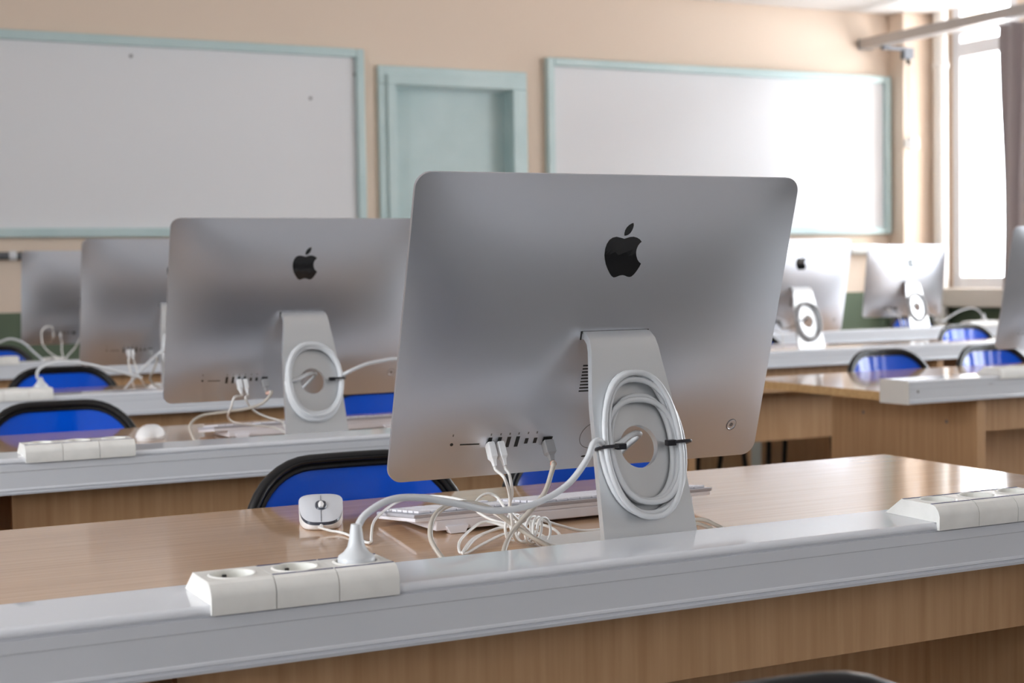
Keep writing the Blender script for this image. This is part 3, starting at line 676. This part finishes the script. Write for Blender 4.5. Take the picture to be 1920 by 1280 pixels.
# third and fourth desks
data_cables(C3, -.1300, .050, (.05, 0, -1.4), [(.962, 4.385, .8472), (.965, 4.37, .81), (.975, 4.38, .77), (.99, 4.42, .7440)], .0022, cable_thin, 'thin white cable hanging from the third computer, left one', (.0085, .0125), plug_white)
data_cables(C3, -.1180, .050, (.05, 0, -1.4), [(.980, 4.385, .8391), (.988, 4.37, .8011), (1.01, 4.39, .77), (1.03, 4.42, .7440)], .0022, cable_thin, 'thin white cable hanging from the third computer, right one', (.0085, .0125), plug_white)
data_cables(C3, -.0650, .0485, (.05, 0, -1.2), [(1.045, 4.38, .85), (1.03, 4.36, .82), (1.02, 4.37, .79), (1.05, 4.40, .765), (1.09, 4.40, .752), (1.12, 4.38, .7445)], .0030, cable_beige, 'beige network cable looping under the third computer', (.0125, .0120), plug_grey, 'network_cable', .026)
r, o = cable('desk_power_lead', [[(.678, 4.155, .812), (.6690, 4.148, .826), (.6747, 4.15, .845), (.705, 4.17, .857), (.755, 4.20, .859), (.82, 4.24, .848), (.90, 4.28, .825), (.98, 4.30, .80)]], .0042, cable_white, 'white power lead arching up from the socket on the third desk', 'cable')
MB().lathe([(.0188, -.012), (.0188, 0), (.0186, .004), (.0115, .0115), (.0080, .017), (.0050, .026)], Vector((.678, 4.1485, .797)) - o, (0, .2, 1), 20).build('plug', cable_white, r, True, angle=50)
cable('desk_power_lead', [[(.70, 5.94, .80), (.7894, 5.95, .835), (.8283, 5.95, .8513), (.8671, 5.95, .8621), (.9151, 5.96, .8443), (.9531, 5.98, .8084), (.99, 6.01, .777), (1.03, 6.06, .7450)]], .0042, cable_white, 'white power lead arching across the rearmost left desk')
data_cables(C4, -.1425, .050, (-.3, 0, -.6), [(1.045, 6.09, .893), (1.023, 6.08, .9006), (.999, 6.06, .8811), (1.0, 6.05, .8338), (1.0231, 6.05, .8019), (1.06, 6.05, .775), (1.09, 6.06, .7450)], .0026, cable_thin, 'white cable looping like a heart under the farthest left computer', (.0085, .0125), plug_white)
data_cables(C4, -.1180, .050, (0, 0, -1.3), [(1.08, 6.09, .84), (1.075, 6.07, .80), (1.085, 6.05, .76), (1.11, 6.06, .7445)], .0026, cable_thin, 'straight white cable hanging from the farthest left computer', (.0085, .0125), plug_white)
cable('network_cable', [[(1.155, 6.09, .862), (1.130, 6.08, .8178), (1.0931, 6.06, .782), (1.07, 6.05, .7455)]], .0030, cable_thin, 'pale cable slanting down right under the farthest left computer')
tg = []
for k in range(70):
    a = k * .55; tg.append((1.035 + .04 * math.cos(a) + .018 * math.sin(a * .37), 6.045 + .010 * math.sin(a * 1.3), .7640 + .016 * math.sin(a) ))
cable('cable_tangle', [tg], .0030, cable_thin, 'small white cable tangle on the rearmost left desk')
# right block
data_cables(C5, -.0650, .0485, (.3, 0, -1.0), [(3.648, 4.775, .8559), (3.662, 4.77, .83), (3.662, 4.77, .79), (3.66, 4.775, .7450)], .0030, cable_beige, 'dark grey network cable under the computer behind the nearest one', (.0125, .0120), plug_grey, 'network_cable', .026)
data_cables(C5, -.1180, .050, (0, 0, -1.2), [(3.58, 4.79, .83), (3.575, 4.78, .79), (3.59, 4.78, .7445)], .0022, cable_thin, 'thin white cable under the computer behind the nearest one', (.0085, .0125), plug_white)
data_cables(C6, -.1180, .050, (0, 0, -1.2), [(5.28, 6.08, .83), (5.285, 6.06, .78), (5.30, 6.06, .7445)], .0022, cable_thin, 'thin white cable under the distant window computer', (.0085, .0125), plug_white)
data_cables(C6, -.0650, .0485, (.05, 0, -1.15), [(5.325, 6.08, .83), (5.32, 6.06, .79), (5.30, 6.07, .7455)], .0030, cable_beige, 'grey network cable under the distant window computer', (.0125, .0120), plug_grey, 'network_cable', .026)
cable('desk_power_lead', [[(5.90, 5.98, .7790), (5.93, 5.97, .80), (5.98, 5.96, .812), (6.03, 5.965, .80), (6.06, 5.98, .7790)]], .0042, cable_white, 'white lead loop on the rearmost right desk near the window')

# ------------------------------------------------------------------ keyboards
def make_keyboard():
    r = empty('keyboard', (0, 0, 0)); hl = .2315
    top = lambda y: .0295 - (y + .066) * .105
    MB().prism_x([(-.066, top(-.066) - .0052), (-.067, top(-.066)), (.066, top(.066)), (.066, top(.066) - .0052)], -hl, hl).build('top_plate', kb_silver, r, bevel=.0012)
    MB().prism_x([(-.065, top(-.065) - .0105), (-.065, top(-.065) - .0052), (.065, top(.065) - .0052), (.065, top(.065) - .0100)], -hl + .002, hl - .002).build('lower_shell', kb_white, r, bevel=.001)
    MB().prism_x([(-.0640, .0045), (-.0645, top(-.064) - .0105), (.05, top(.05) - .0100), (.05, .0025)], -.200, .200).build('base_block', kb_white, r, bevel=.002)
    for x in (-.170, .165):
        MB().add([(x - .016, -.068, .0105), (x + .016, -.068, .0105), (x + .011, -.070, .0005), (x - .011, -.070, .0005), (x - .016, -.055, .0105), (x + .016, -.055, .0105), (x + .011, -.057, .0005), (x - .011, -.057, .0005)],
                 [(0, 1, 2, 3), (7, 6, 5, 4), (0, 4, 5, 1), (1, 5, 6, 2), (2, 6, 7, 3), (3, 7, 4, 0)]).build('tilt_foot', kb_white, r, bevel=.0008)
    ang = math.atan(.105); base = None
    rows = [(-.053, 17, [1.0] * 17), (-.033, 17, None), (-.014, 17, None), (.005, 17, None), (.024, 17, None), (.043, 17, None)]
    bars = {0: [], 1: [(13, 2)], 5: [(3, 6)]}
    pitch = (2 * hl - .016) / 24
    meshes = {}
    def key(x, y, w, hgt=.0155):
        if w not in meshes:
            k = MB().box(-w * pitch / 2 + .0009, w * pitch / 2 - .0009, -hgt / 2, hgt / 2, 0, .0034).build('key', kb_white, r, bevel=.0008); meshes[w] = k.data
        else:
            k = bpy.data.objects.new('key', meshes[w]); COL.objects.link(k); k.parent = r
        k.location = (x, y, top(y) + .0002); k.rotation_euler = (-ang, 0, 0)
    for ri, (y, n, _) in enumerate(rows):
        c = 0
        while c < 24:
            w = 1
            if ri == 5 and 7 <= c < 13: w = 6
            elif ri in (3, 4) and c in (13,): w = 2
            if ri in (3, 4) and 15 <= c < 19 and not (ri == 4 and c == 17): c += 1; continue
            if c in (15, 19): c += 1; continue
            key(hl - .008 - (c + w / 2) * pitch, y, w); c += w
    return r
KB = make_keyboard(); KB.location = (.988, 1.866, DT)
tag(KB, 'white and silver keyboard on the nearest desk behind the stand', 'keyboard', 'white keyboards on the desks')
k2 = copy_tree(KB); k2.location = (1.085, 3.165, DT); tag(k2, 'white keyboard on the second desk behind the second stand', 'keyboard', 'white keyboards on the desks')
k3 = copy_tree(KB); k3.location = (3.79, 5.13, DT); tag(k3, 'white keyboard on the middle right desk behind the half hidden computer', 'keyboard', 'white keyboards on the desks')
box('paper_label', paper, .925, .965, 1.672, 1.690, DT + .0002, DT + .0008)
tag(bpy.data.objects['paper_label'], 'small white paper label lying left of the nearest stand', 'paper label')

# ------------------------------------------------------------------ mice
def dome(outline, h0, hfun, rings=9):
    vs = []; fs = []; n = len(outline); ks = [1, .985, .95, .9, .82, .7, .55, .38, .2]
    for k in ks:
        for x, y in outline: vs.append((x * k, y * k, h0 + hfun(x * k, y * k) * (1 - k ** 3.2) ** .75))
    vs.append((0, 0, h0 + hfun(0, 0)))
    for l in range(len(ks) - 1):
        for i in range(n): fs.append((l * n + i, l * n + (i + 1) % n, (l + 1) * n + (i + 1) % n, (l + 1) * n + i))
    for i in range(n): fs.append(((len(ks) - 1) * n + i, (len(ks) - 1) * n + (i + 1) % n, len(vs) - 1))
    return vs, fs
def m_out(hwr, hwf, hl, n=48, p=2.9):
    out = []
    for i in range(n):
        a = 2 * math.pi * i / n; c, s = math.cos(a), math.sin(a); d = (abs(c) ** p + abs(s) ** p) ** (-1 / p); x, y = c * d, s * d
        f = (y + 1) / 2; out.append((x * (hwf + (hwr - hwf) * f ** .8), y * hl))
    return out
mr = empty('computer_mouse', (.6880, 1.965, DT), math.radians(-19), 'grey-topped white wired mouse with dark scroll ring on the nearest desk', 'mouse')
HLM = .055
o1 = m_out(.0325, .0255, HLM, 56, 3.6)
def ze(y): return .0115 + .0220 * max(0, min(1, (y / HLM + 1) / 2)) ** .85        # upper edge rises towards the rear
def wy(y): return .0255 + (.0325 - .0255) * max(0, (y / HLM + 1) / 2) ** .8
def kk(x, y): return min(1, ((abs(x) / wy(y)) ** 3.6 + (abs(y) / HLM) ** 3.6) ** (1 / 3.6))
def on_top(x, y): return ze(y) + .0085 * (1 - kk(x, y) ** 2.4)
def wall_ring(k, zf): return [(x * k, y * k, zf(y)) for x, y in o1]
def loft(rings, cap0=True, cap1=False):
    n = len(rings[0]); vs = [p for r_ in rings for p in r_]
    fs = [(l * n + i, l * n + (i + 1) % n, (l + 1) * n + (i + 1) % n, (l + 1) * n + i) for l in range(len(rings) - 1) for i in range(n)]
    if cap0: fs.append(tuple(range(n))[::-1])
    if cap1: fs.append(tuple((len(rings) - 1) * n + i for i in range(n)))
    return MB().add(vs, fs)
loft([wall_ring(.93, lambda y: .0005), wall_ring(.985, lambda y: .003), wall_ring(1.0, lambda y: ze(y) - .0045), wall_ring(.97, lambda y: ze(y) - .0042)], True, True).build('lower_shell', ms_white, mr, True, angle=50)
loft([wall_ring(.985, lambda y: ze(y) - .0045), wall_ring(.985, lambda y: ze(y) - .0004)], True, True).build('side_band', ms_dark, mr)
loft([[(x * k, y * k, ze(y * k) + .0085 * (1 - k ** 2.4)) for x, y in o1] for k in (1.0, .99, .96, .9, .8, .65, .45, .2, .01)], False, True).build('top_shell', ms_shell, mr, True, angle=60)
ring = [(.0062 * math.copysign(abs(math.cos(a)) ** .7, math.cos(a)), -.0165 + .0120 * math.copysign(abs(math.sin(a)) ** .7, math.sin(a))) for a in [i * math.pi / 14 for i in range(28)]]
MB().tube([(x, y, on_top(x, y) + .0004) for x, y in ring], .0017, 6, True).build('scroll_ring', ms_dark, mr, True)
MB().tube([(0, -.0250, on_top(0, -.025) + .000), (0, -.0165, on_top(0, -.0165) + .0008), (0, -.008, on_top(0, -.008) + .000)], [.0030, .0044, .0030], 10).build('scroll_wheel', ms_white, mr, True)
MB().tube([(0, y, on_top(0, y) + .0001) for y in [-.0542 + k * .0021 for k in range(12)]], .0005, 5).build('button_seam', ms_dark, mr)
MB().tube([(0, y, on_top(0, y) + .0001) for y in [-.0025 + k * .004 for k in range(8)]], .0005, 5).build('button_seam', ms_dark, mr)
MB().tube([(0, -.052, .0065), (0, -.060, .0065)], .0028, 8).build('cable_boot', ms_white, mr, True)
def plain_mouse(loc, rz, label):
    r = empty('plain_mouse', loc, rz, label, 'mouse')
    oo = m_out(.029, .029, .054, p=2.3); v, f = dome(oo, .006, lambda x, y: .024)
    MB().add(v, f).build('top_shell', ms_white, r, True, angle=70)
    MB().prism_z([(x * .93, y * .95) for x, y in oo], .0004, .0062).build('base_plate', ms_white, r)
    MB().lathe([(.0022, 0), (.0022, .0006)], (0, -.024, .0272), (0, -.25, 1), 10).build('scroll_ball', port_grey, r)
    return r
plain_mouse((.748, 3.215, DT), math.radians(-25), 'plain glossy white mouse on the second desk by the blue chair')
plain_mouse((1.075, 4.50, DT), math.radians(10), 'tiny plain white mouse among cables on the third desk')

# ------------------------------------------------------------------ chairs
def super_out(w, h, r, n=10): return densify(rrect(w, h, r, n), .03)
def make_chair():
    r = empty('classroom_chair', (0, 0, 0))
    # backrest frame: local plane x, up; leaning back (+y)
    lean = math.radians(9); bw, bh = .368, .33; zc = .805 - bh / 2 * math.cos(lean) - .0
    def P(x, v, n=0.): return Vector((x, .012 * 0 + math.sin(lean) * v - math.cos(lean) * n - 1.1 * x * x, zc + math.cos(lean) * v - math.sin(lean) * n * 0))
    o = super_out(bw - .018, bh - .018, .112)
    rim = MB(); rim.tube([P(x, v) for x, v in o], .0092, 12, True, ell=(1, 1)); rim.build('backrest_rim', black, r, True)
    oi = super_out(bw - .040, bh - .040, .102); MB().tube([P(x, v, .004) for x, v in oi], .0045, 8, True).build('backrest_bead', black, r, True)
    oo = super_out(bw - .036, bh - .036, .104); n = len(oo); vs = []; fs = []; ks = [1, .85, .7, .5, .3, .12]
    for side in (1, -1):
        for k in ks:
            for x, v in oo: vs.append(P(x * k, v * k, side * .003 - .002 * (1 - k * k)))
        vs.append(P(0, 0, side * .003 - .002))
    hh = len(vs) // 2
    for s in (0, 1):
        b = s * hh
        for l in range(len(ks) - 1):
            for i in range(n): fs.append((b + l * n + i, b + l * n + (i + 1) % n, b + (l + 1) * n + (i + 1) % n, b + (l + 1) * n + i))
        for i in range(n): fs.append((b + (len(ks) - 1) * n + i, b + (len(ks) - 1) * n + (i + 1) % n, b + hh - 1))
    for i in range(n): fs.append((i, (i + 1) % n, hh + (i + 1) % n, hh + i))
    MB().add(vs, fs).build('backrest', blue, r, True)
    vb = [P(x * k, v * k, -.0065 if sd_ else -.011) for sd_ in (1, 0) for k in ks for x, v in oo]; fb = []; m_ = len(ks) * n
    for b in (0, m_):
        for l in range(len(ks) - 1):
            for i in range(n): fb.append((b + l * n + i, b + l * n + (i + 1) % n, b + (l + 1) * n + (i + 1) % n, b + (l + 1) * n + i))
        fb.append(tuple(b + (len(ks) - 1) * n + i for i in range(n)))
    for i in range(n): fb.append((i, (i + 1) % n, m_ + (i + 1) % n, m_ + i))
    MB().add(vb, fb).build('back_shell', black, r, True, angle=30)
    # seat
    so = super_out(.38, .37, .09); MB().prism_z([(x, y - .205) for x, y in so], .440, .456).build('seat', blue, r, bevel=.004)
    MB().tube([(x * 1.0, y - .205, .446) for x, y in so], .012, 10, True).build('seat_rim', black, r, True)
    for s in (-1, 1):
        MB().tube(catmull([(s * .15, -.03, .425), (s * .15, .02, .46), (s * .15, .012, .52), (s * .145, .012 - .0, .60)], 5), .010, 8).build('back_support', leg_black, r, True)
        MB().tube([(s * .16, -.36, .43), (s * .185, -.385, .02), (s * .185, -.386, .0005)], [.011, .011, .013], 8).build('leg', leg_black, r, True)
        MB().tube([(s * .16, -.05, .43), (s * .185, .015, .02), (s * .185, .016, .0005)], [.011, .011, .013], 8).build('leg', leg_black, r, True)
        MB().tube([(s * .16, -.36, .425), (s * .16, -.05, .425)], .011, 8).build('side_rail', leg_black, r, True)
    MB().tube([(-.16, -.30, .425), (.16, -.30, .425)], .010, 8).build('cross_rail', leg_black, r, True)
    return r
CH = make_chair(); first = [True]
def chair(x, y, rz, label):
    o = CH if first[0] else copy_tree(CH); first[0] = False
    o.location = (x, y, 0); o.rotation_euler = (0, 0, rz)
    return tag(o, label, 'chair', 'blue classroom chairs at the desks')
chair(.823, 2.20, 0, 'blue black-rimmed chair behind the grey-topped mouse at the nearest desk')
chair(1.245, 2.20, .02, 'blue chair behind the nearest computer stand, seen through its round hole')
chair(.615, 3.535, 0, 'blue black-rimmed chair beside the plain white mouse at the second desk')
chair(1.40, 3.535, 0, 'blue chair showing between the second stand and the nearest computer')
chair(.875, 4.96, -.02, 'blue chair at the third desk below the arching white lead')
chair(.90, 6.75, 0, 'small blue chair at the rearmost left desk by the photo edge')
chair(3.405, 3.985, 0, 'blue chair with bright glare right of the nearest computer at the aisle desk')
chair(3.875, 3.985, .03, 'blue chair under the computer at the right border')
chair(3.875, 5.425, 0, 'blue chair whose corner peeks out beside the nearest computer')
chair(3.42, 5.425, 0, 'chair of the middle right desk showing only black legs under it')
chair(5.125, 5.44, 0, 'blue chair of the middle right desk near the white cable arch')
chair(5.94, 6.73, 0, 'distant blue chair under the window computer')
chair(.580, .800, 0, 'chair at the bottom border showing only its rounded top rim')
